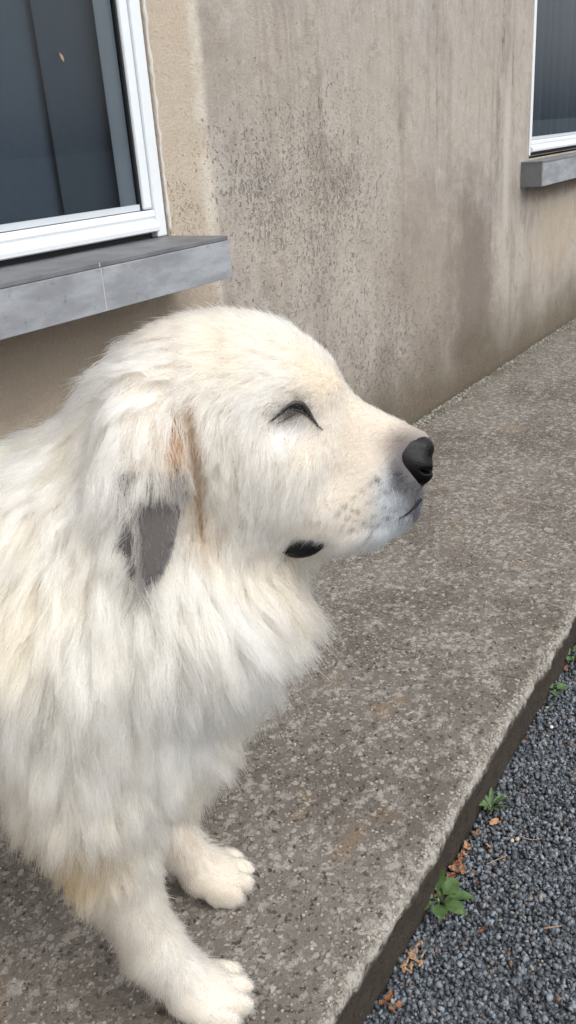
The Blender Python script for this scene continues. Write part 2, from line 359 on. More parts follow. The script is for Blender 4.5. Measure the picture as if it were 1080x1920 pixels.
def sill(x0, x1, yfront, zt, zb, joints, nm):
    cuts = [x0] + list(joints) + [x1]; gap = .0032
    core = MB().box((x0 + .004, yfront + .009, zb + .002), (x1 - .004, YW - .001, zt - .010)).build('window_sill', M['grout'], house)
    for a, c in zip(cuts[:-1], cuts[1:]):
        aa = a + (gap / 2 if a > x0 else 0); cc = c - (gap / 2 if c < x1 else 0)
        MB().box((aa, yfront, zb), (cc, yfront + .0085, zt - .0105), .0012).build('tile', M['tile'], core)
        MB().box((aa, yfront + .002, zt - .0095), (cc, YW + .012 if False else YW - .0005, zt), .0012).build('tile', M['tile_top'], core)
    for q in joints:
        MB().box((q - gap / 2 + .0001, yfront + .0006, zb + .001), (q + gap / 2 - .0001, yfront + .0087, zt - .0108)).build('grout_line', M['grout'], core)
        MB().box((q - gap / 2 + .0001, yfront + .0026, zt - .0093), (q + gap / 2 - .0001, YW - .001, zt - .0005)).build('grout_line', M['grout'], core)
    MB().box((x0, yfront + .009, zb), (x0 + .0035, YW - .0005, zt - .0105)).build('tile', M['tile_top'], core)
    MB().box((x1 - .0035, yfront + .009, zb), (x1, YW - .0005, zt - .0105)).build('tile', M['tile_top'], core)
    return core
sill(-.12, 1.692, 1.3132, .8945, .798, [-.0, .64, 1.269], 'l')
sill(4.16, 6.0, 1.392, .917, .808, [4.80, 5.43], 'r')
# top tile continues under the frame so the opening is closed
MB().box((LW[0] + .001, YW, .884), (LW[1] - .001, YW + .279, .8944)).build('sill_bed', M['tile_top'], house)
MB().box((RW[0] + .001, YW, .9255), (RW[1] - .001, YW + .279, .9345)).build('sill_bed', M['tile_top'], house)

# the room behind the panes
rb = MB().box((-6, YW + .29, -.4), (16, YW + 3.6, 3.2)); rb.f = [f[::-1] for f in rb.f if True]
rb.f = [f for i, f in enumerate(rb.f) if i != 2]
room = rb.build('room', M['room']); tag(room, kind='structure')

def curtain(x0, x1, y, zb, zt, folds, amp, mat, label, seed):
    r = random.Random(seed); n = int((x1 - x0) / .006) + 2; ph = r.uniform(0, 6); v = []; f = []
    for j in range(9):
        for i in range(n):
            s = i / (n - 1); w = math.sin(s * folds * 6.283 + ph + .8 * math.sin(s * folds * 2.1)) * amp * (1 + .2 * j / 8)
            v.append((x0 + (x1 - x0) * s, y + w, zb + (zt - zb) * j / 8))
    m = len(v); v += [(a, b + .002, c) for a, b, c in v]
    for j in range(8):
        for i in range(n - 1):
            a = j * n + i; f.append((a, a + 1, a + n + 1, a + n)); f.append((m + a, m + a + n, m + a + n + 1, m + a + 1))
    o = mesh_obj('curtain', v, f, mat, None, True); tag(o, label, 'curtain', 'curtains behind the panes'); return o
curtain(-.09, 1.500, YW + .124, .905, 2.08, 3, .003, M['curtain_dark'], 'slate blue curtain filling most of the left window', 1)
curtain(1.46, 1.688, YW + .108, .905, 2.08, 1.6, .004, M['curtain_deep'], 'narrow darker curtain strip at the right side of the left window', 2)
curtain(4.27, 4.98, YW + .130, .945, 2.08, 7, .014, M['curtain_dark'], 'dark folded curtain behind the far right window', 3)
curtain(5.0, 5.89, YW + .130, .945, 2.08, 8, .014, M['curtain_dark'], 'dark folded curtain at the outer end of the far right window', 4)

# ------------------------------------------------------------------ terrace slab, gravel, crumbs
def vnoise(p, seed=0):
    """smooth value noise in [0,1] for an (n,3) array"""
    p = np.asarray(p, float); i = np.floor(p).astype(np.int64); f = p - i; f = f * f * (3 - 2 * f)
    def hsh(a):
        n = (a[..., 0] * 374761393 + a[..., 1] * 668265263 + a[..., 2] * 2147483647 + seed * 974711) & 0xffffffff
        n = ((n ^ (n >> 13)) * 1274126177) & 0xffffffff; n = n ^ (n >> 16)
        return (n & 0xffff) / 65535.0
    r = 0
    for dx in (0, 1):
        for dy in (0, 1):
            for dz in (0, 1):
                w = (f[:, 0] if dx else 1 - f[:, 0]) * (f[:, 1] if dy else 1 - f[:, 1]) * (f[:, 2] if dz else 1 - f[:, 2])
                r = r + w * hsh(i + np.array([dx, dy, dz]))
    return r
def fbm(p, o=3, seed=0):
    p = np.asarray(p, float); return sum(vnoise(p * 2 ** k, seed + k) * .5 ** k for k in range(o)) / sum(.5 ** k for k in range(o))

def edge_y(x): return .437 + .0291 * x
ZG = -.11
def slab_mesh():
    xs = np.concatenate([np.arange(-5, .3, .1), np.arange(.3, 2.6, .006), np.arange(2.6, 15, .1)]); n = len(xs)
    # profile of the nosing: top inner, top lip, shoulder, face rows, foot
    rows = []
    P = np.stack([xs * 14, xs * 0, xs * 0], 1); big = fbm(P, 4, 3) - .5
    for k, (dy, z) in enumerate([(YW + .06, 0), (.30, 0), (.10, 0), (.05, 0), (.030, 0), (.018, -.0008), (.009, -.003), (.003, -.008), (.0, -.016), (.001, -.03), (.003, -.05), (.004, -.075), (.004, -.10), (.003, -.30)]):
        Q = np.stack([xs * 42, np.full(n, k * 1.7), xs * 0], 1); nn = fbm(Q, 3, 9) - .5
        if k == 0: y = np.full(n, YW + .06)
        else: y = edge_y(xs) + dy + (big * .013 + nn * (.013 if k > 4 else .0)) * (1 if 4 <= k else 0)
        zz = z + (nn * .006 if 5 <= k <= 8 else 0) + np.zeros(n)
        if 5 <= k <= 8: zz = np.minimum(zz, 0) - np.maximum(0, -big - .15) * .05 * (k - 4) / 4
        rows.append(np.stack([xs, y, zz], 1))
    v = np.concatenate(rows); f = []
    for k in range(len(rows) - 1):
        a = k * n + np.arange(n - 1); f.append(np.stack([a, a + n, a + n + 1, a + 1], 1))
    return v, np.concatenate(f)
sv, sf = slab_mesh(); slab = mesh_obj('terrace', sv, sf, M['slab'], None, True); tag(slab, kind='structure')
gr = mesh_obj('ground', [(-400, -400, ZG - .012), (400, -400, ZG - .012), (400, .9, ZG - .012), (-400, .9, ZG - .012)], [(0, 1, 2, 3)], M['gravel_bed']); tag(gr, kind='structure')

ICO_V = []; t_ = (1 + 5 ** .5) / 2
for a, b_ in ((-1, t_), (1, t_), (-1, -t_), (1, -t_)): ICO_V += [(a, b_, 0)]
for a, b_ in ((-1, t_), (1, t_), (-1, -t_), (1, -t_)): ICO_V += [(0, a, b_)]
for a, b_ in ((t_, -1), (t_, 1), (-t_, -1), (-t_, 1)): ICO_V += [(a, 0, b_)]
ICO_V = np.array(ICO_V) / np.linalg.norm(ICO_V[0])
ICO_F = np.array([(0, 11, 5), (0, 5, 1), (0, 1, 7), (0, 7, 10), (0, 10, 11), (1, 5, 9), (5, 11, 4), (11, 10, 2), (10, 7, 6), (7, 1, 8), (3, 9, 4), (3, 4, 2), (3, 2, 6), (3, 6, 8), (3, 8, 9), (4, 9, 5), (2, 4, 11), (6, 2, 10), (8, 6, 7), (9, 8, 1)])
def stones(name, pos, size, flat, colors, mat, tilt=1.0, jitter=.3, smooth=False):
    n = len(pos); base = ICO_V[None] * (1 + rng.uniform(-jitter, jitter, (n, 12, 1)))
    s = size[:, None] * np.stack([rng.uniform(.75, 1.35, n), rng.uniform(.6, 1.0, n), flat * np.ones(n)], 1)
    base = base * s[:, None]
    q = rng.normal(size=(n, 4)); q[:, 1:3] *= tilt; q /= np.linalg.norm(q, axis=1)[:, None]
    if tilt < .5: q[:, 1:3] *= .5; q /= np.linalg.norm(q, axis=1)[:, None]
    w, x, y, z = q.T
    Rm = np.stack([1 - 2 * (y * y + z * z), 2 * (x * y - z * w), 2 * (x * z + y * w), 2 * (x * y + z * w), 1 - 2 * (x * x + z * z), 2 * (y * z - x * w), 2 * (x * z - y * w), 2 * (y * z + x * w), 1 - 2 * (x * x + y * y)], 1).reshape(n, 3, 3)
    v = np.einsum('nij,nkj->nki', Rm, base) + pos[:, None]
    f = ICO_F[None] + (np.arange(n) * 12)[:, None, None]
    return mesh_obj(name, v.reshape(-1, 3), f.reshape(-1, 3), mat, None, smooth, np.repeat(colors, 12, 0))

# loose slate chippings
def gravel():
    out = []
    for n, (x0, x1, y0, y1) in ((62000, (.45, 2.25, -.25, .5)), (24000, (2.25, 3.4, -.3, .55)), (20000, (-.5, .45, -.3, .5)), (30000, (-.5, 3.0, -.75, -.25))):
        p = np.stack([rng.uniform(x0, x1, n), rng.uniform(y0, y1, n)], 1); out.append(p[p[:, 1] < edge_y(p[:, 0]) + .004])
    p = np.concatenate(out); n = len(p)
    hgt = (fbm(np.stack([p[:, 0] * 9, p[:, 1] * 9, 0 * p[:, 0]], 1), 3, 5) - .5) * .016
    z = ZG - .006 + hgt + rng.uniform(-.006, .004, n)
    size = rng.uniform(.0026, .0064, n) * np.where(rng.random(n) < .05, 1.25, 1)
    t = rng.random(n)[:, None]; c = np.array([.040, .047, .057]) * (1 - t) + np.array([.215, .245, .285]) * t ** 1.5
    c *= rng.uniform(.75, 1.2, (n, 1))
    pale = rng.random(n) < .012; c[pale] = np.array([.34, .31, .27]) * rng.uniform(.6, 1.1, (pale.sum(), 1))
    warm = rng.random(n) < .02; c[warm] = np.array([.20, .13, .09]) * rng.uniform(.6, 1.1, (warm.sum(), 1))
    o = stones('gravel', np.column_stack([p, z]), size, .62, c, M['gravel'], 1.0, .32)
    tag(o, 'loose dark blue grey slate chippings beside the terrace', 'gravel', None, 'stuff')
gravel()
# pale aggregate standing proud of the concrete
def aggregate():
    n = 11000; x = .35 + 3.2 * rng.random(n) ** 1.5; y = rng.uniform(.42, YW, n)
    keep = (y > edge_y(x) + .012); x, y = x[keep], y[keep]
    d = fbm(np.stack([x * 6, y * 6, 0 * x], 1), 3, 11); keep = rng.random(len(x)) < np.clip((d - .32) * 3.2, .10, 1); x, y = x[keep], y[keep]
    n = len(x); size = rng.uniform(.0008, .0022, n) * np.where(rng.random(n) < .14, 1.7, 1)
    t = rng.random((n, 1)); c = np.array([.23, .195, .16]) * (1 - t) + np.array([.56, .52, .45]) * t
    dk = rng.random(n) < .28; c[dk] = np.array([.11, .095, .085]) * rng.uniform(.6, 1.3, (dk.sum(), 1))
    o = stones('exposed_aggregate', np.column_stack([x, y, -size * .12]), size, .5, c, M['pebble'], .15, .18, True)
    tag(o, 'pale pebbles set in the concrete terrace surface', 'pebbles', None, 'stuff')
    # broken pale stones along the worn edge
    n = 1500; x = rng.uniform(.3, 2.6, n); k = fbm(np.stack([x * 14, 0 * x, 0 * x], 1), 4, 3) - .5
    y = edge_y(x) + .010 + k * .012 + np.abs(rng.normal(0, .008, n)); size = rng.uniform(.0014, .0046, n)
    c = np.array([.31, .288, .255]) * rng.uniform(.5, 1.4, (n, 1))
    o = stones('edge_stones', np.column_stack([x, y, -size * .25 - .0015]), size, .6, c, M['pebble'], .4, .25, True)
    tag(o, 'pale broken stones along the worn edge of the terrace', 'stones', None, 'stuff')
aggregate()
def wall_crumbs():
    n = 4200; x = 1.4 + 5 * rng.random(n) ** 1.3; y = YW - np.abs(rng.normal(0, .022, n)); size = rng.uniform(.002, .0075, n)
    cl = fbm(np.stack([x * 7, 0 * x, 0 * x], 1), 3, 21); keep = rng.random(n) < np.clip((cl - .3) * 4, .1, 1); x, y, size = x[keep], y[keep], size[keep]; n = len(x)
    t = rng.random((n, 1)); c = np.array([.12, .115, .085]) * (1 - t) + np.array([.40, .39, .35]) * t
    o = stones('mortar_crumbs', np.column_stack([x, y, size * .2]), size, .7, c, M['crumb'], 1, .3)
    tag(o, 'crumbled mortar and grit along the foot of the wall', 'mortar crumbs', None, 'stuff')
wall_crumbs()

# ------------------------------------------------------------------ the dog (local frame: x forward, y away from the camera side, z up)
DOG_O = Vector((.715, .6325, 0)); DOG_RZ = math.atan2(-.81549, .57878)
dog = tag(empty('dog', DOG_O, DOG_RZ), 'large shaggy cream white dog standing on the terrace with half closed eyes', 'dog')

def ell(p, c, r, pitch=0.0, yaw=0.0):
    q = p - np.array(c)
    if yaw: cs, sn = math.cos(yaw), math.sin(yaw); q = np.stack([q[:, 0] * cs + q[:, 1] * sn, -q[:, 0] * sn + q[:, 1] * cs, q[:, 2]], 1)
    if pitch: cs, sn = math.cos(pitch), math.sin(pitch); q = np.stack([q[:, 0] * cs + q[:, 2] * sn, q[:, 1], -q[:, 0] * sn + q[:, 2] * cs], 1)
    r = np.array(r); k0 = np.linalg.norm(q / r, axis=1); k1 = np.linalg.norm(q / (r * r), axis=1)
    return k0 * (k0 - 1) / np.maximum(k1, 1e-9)
def capsule(p, a, b, ra, rb):
    a = np.array(a); b = np.array(b); ba = b - a; t = np.clip(((p - a) @ ba) / (ba @ ba), 0, 1)
    return np.linalg.norm(p - a - t[:, None] * ba, axis=1) - (ra + (rb - ra) * t)
def smin(a, b, k):
    h = np.maximum(k - np.abs(a - b), 0) / k; return np.minimum(a, b) - h * h * k * .25
def smax(a, b, k): return -smin(-a, -b, k)

def ear_sdf(p, side):
    """drop ear: a bent leaf hanging beside the cheek"""
    y = p[:, 1] * side                                             # positive outwards
    s = (.868 - p[:, 2]) / .178                                    # 0 root .. 1 tip
    sc_ = np.clip(s, 0, 1)
    cx = -.034 - .016 * sc_; half = .036 * np.sqrt(np.clip(1 - (np.clip(s, -.4, 1.2) - .38) ** 2 / .40, .0005, 1))
    du = np.abs(p[:, 0] - cx) - half; dz = np.abs(s - .45) * .185 - .55 * .185
    out = .072 + .088 * sc_ ** .55 - 4.5 * (p[:, 0] - cx) ** 2
    dn = np.abs(y - out) - .0055
    e = np.stack([du, dz, dn * 1.0], 1)
    return np.linalg.norm(np.maximum(e, 0), axis=1) + np.minimum(e.max(1), 0) - .003

def head_sdf(p):
    d = ell(p, (.045, 0, .836), (.120, .088, .082), .06)                               # cranium
    d = smin(d, ell(p, (.112, 0, .832), (.050, .058, .042), -.25), .03)                 # forehead
    for s in (-1, 1):
        d = smin(d, ell(p, (.141, s * .031, .845), (.027, .022, .021)), .020)          # brow ridges
        d = smin(d, ell(p, (.055, s * .058, .768), (.080, .045, .078)), .05)           # cheeks
    d = smin(d, capsule(p, (.13, 0, .772), (.232, 0, .738), .056, .033), .045)         # muzzle
    d = smin(d, capsule(p, (.155, 0, .805), (.256, 0, .762), .026, .017), .03)                 # bridge
    for s in (-1, 1):
        d = smin(d, ell(p, (.200, s * .031, .706), (.056, .027, .045), -.14), .03)     # flews
        d = smin(d, ell(p, (.135, s * .040, .700), (.045, .026, .036)), .03)
        eye = ell(p, (.118, s * .088, .812), (.030, .016, .018))                       # eye sockets
        d = smax(d, -eye, .026)
    d = smin(d, capsule(p, (.06, 0, .69), (.195, 0, .672), .042, .022), .02)           # lower jaw
    return d

def body_sdf(p):
    p = p.copy(); bend = np.maximum(0, -.22 - p[:, 0]); pb = p.copy(); pb[:, 1] += bend * .27
    d = head_sdf(p)
    d = smin(d, capsule(p, (-.01, 0, .80), (-.13, 0, .655), .088, .135), .07)           # neck
    d = smin(d, ell(p, (-.062, 0, .600), (.148, .150, .122), -.10), .07)                # ruff
    d = smin(d, ell(p, (-.108, 0, .445), (.115, .135, .125)), .07)                      # breast
    d = smin(d, capsule(pb, (-.20, 0, .597), (-.44, 0, .597), .165, .158), .08)         # rib cage
    d = smin(d, capsule(pb, (-.44, 0, .585), (-.78, 0, .60), .16, .145), .08)           # loin and rump
    for s, fy in ((-1, -.118), (1, .092)):
        d = smin(d, capsule(p, (-.17, s * .105, .60), (-.165, fy, .40), .085, .066), .05)   # shoulder, upper arm
        d = smin(d, capsule(p, (-.165, fy, .40), (-.155, fy, .30), .060, .046), .03)  # elbow
        d = smin(d, capsule(p, (-.155, fy, .30), (-.118, fy, .125), .040, .029), .02) # forearm
        d = smin(d, capsule(p, (-.118, fy, .125), (-.082, fy, .055), .031, .031), .02) # pastern
        d = smin(d, ell(p, (-.066, fy, .036), (.046, .040, .034)), .02)
        for k, (tx, ty) in enumerate(((-.036, -.033), (-.020, -.012), (-.020, .012), (-.036, .033))):
            d = smin(d, ell(p, (tx - .006, fy + ty * 1.12, .024), (.033, .0122, .024), -.18), .004)
        d = smin(d, capsule(pb, (-.74, s * .10, .56), (-.66, s * .125, .36), .12, .075), .05)     # thigh
        d = smin(d, capsule(pb, (-.66, s * .125, .36), (-.80, s * .12, .19), .065, .036), .03)    # second thigh to hock
        d = smin(d, capsule(pb, (-.80, s * .12, .19), (-.775, s * .12, .05), .033, .031), .02)
        d = smin(d, ell(pb, (-.735, s * .12, .032), (.062, .042, .032)), .02)
    d = smin(d, capsule(pb, (-.88, 0, .63), (-.96, 0, .48), .05, .05), .05)             # tail
    d = smin(d, capsule(pb, (-.96, 0, .48), (-.97, 0, .28), .05, .03), .04)
    for s in (-1, 1): d = smin(d, ear_sdf(p, s), .010)
    return d

def surface_nets(fn, lo, hi, h):
    lo = np.array(lo); n = np.ceil((np.array(hi) - lo) / h).astype(int) + 1
    ax = [lo[i] + h * np.arange(n[i]) for i in range(3)]
    val = np.empty(n, np.float32)
    YY, ZZ = np.meshgrid(ax[1], ax[2], indexing='ij')
    step = max(1, 400000 // YY.size)
    for i in range(0, n[0], step):
        k = min(step, n[0] - i)
        P = np.stack([np.repeat(ax[0][i:i + k], YY.size), np.tile(YY.ravel(), k), np.tile(ZZ.ravel(), k)], 1)
        val[i:i + k] = fn(P).reshape(k, n[1], n[2])
    neg = val < 0; m = n - 1
    acc = np.zeros((*m, 3), np.float32); cnt = np.zeros(m, np.float32)
    corner = [(a, b, c) for a in (0, 1) for b in (0, 1) for c in (0, 1)]
    sl = lambda o: tuple(slice(o[i], o[i] + m[i]) for i in range(3))
    for a in corner:
        for axis in range(3):
            if a[axis]: continue
            b = list(a); b[axis] = 1; va, vb = val[sl(a)], val[sl(b)]
            cr = (va < 0) != (vb < 0); t = np.where(cr, va / np.where(cr, va - vb, 1), 0)
            for j in range(3): acc[..., j] += np.where(cr, a[j] + (t if j == axis else 0), 0)
            cnt += cr
    act = cnt > 0; idx = np.full(m, -1, np.int64); idx[act] = np.arange(act.sum())
    cell = np.argwhere(act); v = lo + h * (cell + acc[act] / cnt[act][:, None])
    faces = []
    for axis in range(3):
        o1, o2 = [(1, 2), (2, 0), (0, 1)][axis]
        a = neg.take(range(0, n[axis] - 1), axis); b = neg.take(range(1, n[axis]), axis)
        e = np.argwhere(a != b); ok = (e[:, o1] > 0) & (e[:, o2] > 0) & (e[:, o1] < m[o1]) & (e[:, o2] < m[o2]); e = e[ok]
        flip = a[tuple(e.T)]
        def g(d1, d2):
            q = e.copy(); q[:, o1] -= d1; q[:, o2] -= d2; return idx[tuple(q.T)]
        q = np.stack([g(1, 1), g(0, 1), g(0, 0), g(1, 0)], 1); q[~flip] = q[~flip][:, ::-1]; faces.append(q)
    return v, np.concatenate(faces)

def grad(fn, p, e=.002):
    g = np.stack([fn(p + np.eye(3)[i] * e) - fn(p - np.eye(3)[i] * e) for i in range(3)], 1)
    return g / np.maximum(np.linalg.norm(g, axis=1), 1e-9)[:, None]

INV = Matrix.Translation(DOG_O) @ Matrix.Rotation(DOG_RZ, 4, 'Z'); INV = INV.inverted()
CAM_L = np.array(INV @ Vector((0, 0, CAM_H)))
def ray_l(px, py):
    d = RIGHT * (px - 540) / FPX - UP * (py - 960) / FPX - BACK; d = INV.to_3x3() @ d; return np.array(d.normalized())
from functools import lru_cache
@lru_cache(None)
def on_dog(px, py, fn=None):
    """where a sight line meets the dog's skin"""
    fn = fn or body_sdf; d = ray_l(px, py); t = .3
    for _ in range(90):
        s = fn((CAM_L + d * t)[None])[0]
        if s < .0004: break
        t += s * .8
    return CAM_L + d * t
def pixel_of(p):
    w = np.array(p) @ np.array(INV.inverted().to_3x3()).T + np.array(DOG_O) - np.array([0, 0, CAM_H])
    x, y, z = w @ np.array(RIGHT), w @ np.array(UP), -(w @ np.array(BACK)); return 540 + FPX * x / z, 960 - FPX * y / z

def sstep(x, a, b):
    t = np.clip((x - a) / (b - a), 0, 1); return t * t * (3 - 2 * t)
def blob(p, c, r):
    return np.exp(-(((p - np.array(c)) / np.array(r)) ** 2).sum(1))

# landmarks on the skin
EARF = on_dog(328, 812); EARF2 = on_dog(340, 900); EYE = on_dog(548, 772); EYE_B = on_dog(497, 795); EYE_F = on_dog(602, 805)
MIR = np.array([1, -1, 1])
def both(p, c, r): return np.maximum(blob(p, c, r), blob(p, np.array(c) * MIR, r))

# body skin
bv, bf = surface_nets(body_sdf, (-1.06, -.52, -.02), (.34, .30, .95), .0075)
bv[:, 2] = np.maximum(bv[:, 2], .002)
def skin_color(p):
    c = fur_color(p) * .82
    dk = np.clip(sstep(p[:, 0], .205, .245) * sstep(p[:, 2], .80, .75) * .9, 0, 1)[:, None]; c = c * (1 - dk) + np.array([.10, .095, .10]) * dk
    e = both(p, EYE, (.028, .03, .014))[:, None]; c = c * (1 - e) + np.array([.10, .085, .085]) * e
    er = np.maximum(ear_sdf(p, 1) < .004, ear_sdf(p, -1) < .004)[:, None]; c = np.where(er & (p[:, 2] < .80)[:, None], np.array([.085, .077, .075]), c)
    return c
def skin_material():
    m = NT('dog_skin'); f = m.noise(240, 3); return m.done(m.mix(m.math('MULTIPLY', f, .3), m.attr('tint'), (.16, .13, .11)), .7, m.bump(f, .3, .001), .3)

# ---- fur --------------------------------------------------------------
tri = np.concatenate([bf[:, [0, 1, 2]], bf[:, [0, 2, 3]]]).astype(np.int64)
ta, tb, tcv = bv[tri[:, 0]], bv[tri[:, 1]], bv[tri[:, 2]]
tar = np.linalg.norm(np.cross(tb - ta, tcv - ta), axis=1) * .5; tce = (ta + tb + tcv) / 3

def is_ear(p): return np.maximum((ear_sdf(p, 1) < .005), (ear_sdf(p, -1) < .005)) & (p[:, 2] < .86)
def regions(p):
    """soft masks of the coat"""
    x, y, z = p.T; r = {}
    r['head'] = sstep(x + (z - .80) * .35, -.06, .03) * sstep(z, .640, .675) * (x > -.08)
    r['muz'] = sstep(x, .125, .225) * sstep(z, .62, .64)
    r['ear'] = is_ear(p).astype(float)
    r['leg'] = sstep(z, .33, .24); r['paw'] = sstep(z, .09, .06)
    return r
def crease(p):
    return np.exp(-((p[:, 0] - .010) / .010) ** 2) * sstep(p[:, 2], .68, .73) * sstep(p[:, 2], .875, .845) * (np.abs(p[:, 1]) > .05)
def fur_length(p):
    x, y, z = p.T; r = regions(p)
    L = .086 + 0 * x
    L = np.where(x < -.22, .07, L)
    L = L + .012 * both(p, (.03, .0, .60), (.13, .2, .08)) - .016 * both(p, (.03, 0, .46), (.10, .15, .09))
    L = L * (1 - .25 * sstep(z, .68, .78)) * (1 - .42 * sstep(z, .49, .40) * (.45 + .55 * sstep(x, -.06, -.12)))
    face = .034 - .008 * sstep(x, -.02, .05) - .014 * sstep(x, .05, .19)
    face = np.where(z < .70, face + .012 * sstep(x, .16, .06), face)
    L = L * (1 - r['head']) + face * r['head']
    L = L * (1 - r['muz']) + .0110 * r['muz']
    L = L + .012 * r['head'] * sstep(z, .700, .675) * sstep(x, .245, .20) * sstep(x, .150, .175)
    L = L * (1 - .36 * both(p, (.115, -.055, .685), (.035, .04, .022)))
    L = L * (1 - .66 * np.clip(both(p, EYE, (.030, .03, .016)), 0, 1))
    L = L * (1 - .70 * crease(p))
    el = .038 * sstep(z, .760, .835) + .0095 + .044 * sstep(x, -.044, -.060)
    L = np.where(r['ear'] > 0, el, L)
    leg = .022 + .030 * sstep(x, -.13, -.18) * sstep(z, .08, .14)
    L = L * (1 - r['leg']) + leg * r['leg']
    L = L * (1 - r['paw']) + .0125 * r['paw']
    return L
def fur_flow(p):
    """preferred lie of the coat and how far it stands off the skin"""
    x, y, z = p.T; r = regions(p); n = len(p); sgn = np.sign(y)
    g = np.stack([-.30 + .5 * sstep(x, -.10, .06), 0 * x, -np.ones(n)], 1)
    g = np.where((x < -.2)[:, None], np.stack([-.40 - 0 * x, 0 * x, -np.ones(n)], 1), g)
    lift = .40 + .10 * sstep(x, -.05, .08)
    top = sstep(z, .80, .90)
    gh = np.stack([-.75 - .25 * top, .15 * sgn, -.75 + .75 * top], 1)
    nearear = both(p, (.032, -.09, .79), (.045, .06, .09))[:, None]; gh = gh * (1 - nearear) + np.array([.12, 0, -1.]) * nearear
    gm = np.stack([-.85 + 0 * x, 0 * x, -.55 * sstep(z, .80, .73)], 1)
    g = g * (1 - r['head'][:, None]) + gh * r['head'][:, None]; lift = lift * (1 - r['head']) + .26 * r['head']
    g = g * (1 - r['muz'][:, None]) + gm * r['muz'][:, None]; lift = lift * (1 - r['muz']) + .18 * r['muz']
    ge = np.stack([-.25 - 1.2 * sstep(x, -.05, -.09), 0 * x, -np.ones(n)], 1)
    g = np.where((r['ear'] > 0)[:, None], ge, g); lift = np.where(r['ear'] > 0, .16, lift)
    gl = np.stack([-.25 - .5 * sstep(x, -.13, -.17), 0 * x, -np.ones(n)], 1)
    g = g * (1 - r['leg'][:, None]) + gl * r['leg'][:, None]; lift = lift * (1 - r['leg']) + .26 * r['leg']
    gp = np.stack([.8 + 0 * x, 0 * x, -.5 + 0 * x], 1)
    g = g * (1 - r['paw'][:, None]) + gp * r['paw'][:, None]; lift = lift * (1 - r['paw']) + .2 * r['paw']
    return g, lift
FOLLICLE = [on_dog(x, y) for x, y in ((655, 940), (672, 925), (690, 912), (708, 900), (660, 962), (680, 950), (700, 936), (718, 924), (668, 985), (690, 972), (710, 958), (728, 944), (700, 990), (720, 975), (738, 962), (640, 955), (735, 915))]
def fur_color(p):
    x, y, z = p.T; r = regions(p); n = len(p)
    white = np.array([.83, .765, .675]); cream = np.array([.79, .635, .46]); tan = np.array([.66, .47, .29])
    nz = fbm(p * np.array([9, 9, 5]) + 40, 3, 31); k = sstep(nz, .42, .66)[:, None] * .75
    c = white * (1 - k) + cream * k
    kw = (.45 * sstep(z, .62, .45))[:, None]; c = c * (1 - kw) + np.array([.85, .765, .65]) * kw  # lower coat tinted warm to offset the cool of its shade
    def put(c, w, col): w = np.clip(w, 0, 1)[:, None]; return c * (1 - w) + np.asarray(col) * w
    c = put(c, .70 * r['head'] * sstep(z, .87, .80), [.79, .675, .545])
    c = put(c, .65 * blob(p, on_dog(90, 1130), (.12, .2, .06)), [.80, .68, .53])
    c = put(c, .40 * blob(p, (.14, 0, .85), (.05, .06, .03)), [.90, .79, .64])
    cr = crease(p) * (1 - r['ear']); c = put(c, 1.0 * cr, [.42, .29, .19])  # tan hair, darkened to paint the shade along the ear's front edge
    c = put(c, 1.2 * both(p, EARF, (.007, .05, .017)), [.20, .10, .05])  # red brown streak with the shadow of the ear fold painted in
    c = put(c, 1.1 * blob(p, (.062, -.045, .628), (.040, .05, .034)) * sstep(fbm(p * 120, 2, 44), .40, .56), [.52, .34, .19])
    c = put(c, .95 * both(p, on_dog(140, 1615), (.055, .06, .06)), [.42, .27, .13])
    c = put(c, .75 * blob(p, on_dog(318, 1712), (.018, .04, .030)) + .7 * blob(p, on_dog(348, 1590), (.03, .04, .035)), [.62, .45, .29])
    c = put(c, .35 * r['leg'] * sstep(z, .30, .05), [.84, .78, .68])
    # muzzle: bluish white over dark skin, black about the nose and lip
    c = put(c, .95 * r['muz'] * sstep(x + (.74 - z) * .25, .185, .225) * sstep(z, .775, .735), [.58, .66, .74])
    nzm = fbm(p * 160, 2, 77) - .5
    c = put(c, 1.6 * both(p, (.247, -.034, .745), (.027, .05, .028)) + nzm * .5 * both(p, (.235, -.034, .75), (.03, .05, .03)), [.035, .035, .042])
    c = put(c, 1.6 * both(p, (.260, -.028, .708), (.020, .05, .040)), [.035, .037, .045])
    c = put(c, .8 * both(p, (.236, -.022, .776), (.024, .03, .012)), [.16, .13, .13])
    for q in FOLLICLE: c = put(c, 1.1 * both(p, q, (.0034, .012, .0026)), [.05, .05, .055])
    # eyes
    c = put(c, .75 * both(p, EYE + np.array([-.002, 0, -.022]), (.026, .03, .012)), [.84, .84, .86])
    c = put(c, .8 * both(p, EYE, (.014, .03, .004)), [.12, .10, .10])
    c = put(c, .8 * both(p, on_dog(563, 745), (.007, .03, .009)), [.14, .115, .11])  # brownish shadow over the inner eye corner, painted on the fur
    # bare grey ear leather
    ew = r['ear'] * sstep(z + .075 * (fbm(p * np.array([150, 150, 30]), 2, 63) - .5), .822, .772) * sstep(x + .03 * (fbm(p * 120, 2, 17) - .5), -.064, -.048); ew = np.clip((ew - .5) * 1.4 + .5 + 1.3 * (fbm(p * 380, 2, 91) - .5) * (1 - np.abs(2 * ew - 1)), 0, 1) * (ew > .02); c = put(c, .96 * ew, np.array([.115, .107, .104]) * (.35 + 1.3 * fbm(p * np.array([260, 260, 50]), 2, 5))[:, None])
    c = put(c, .6 * r['ear'] * sstep(x, .006, .014), [.70, .60, .52])
    return c

body = mesh_obj('body', bv, bf.astype(np.int64), skin_material(), dog, True, skin_color(bv))

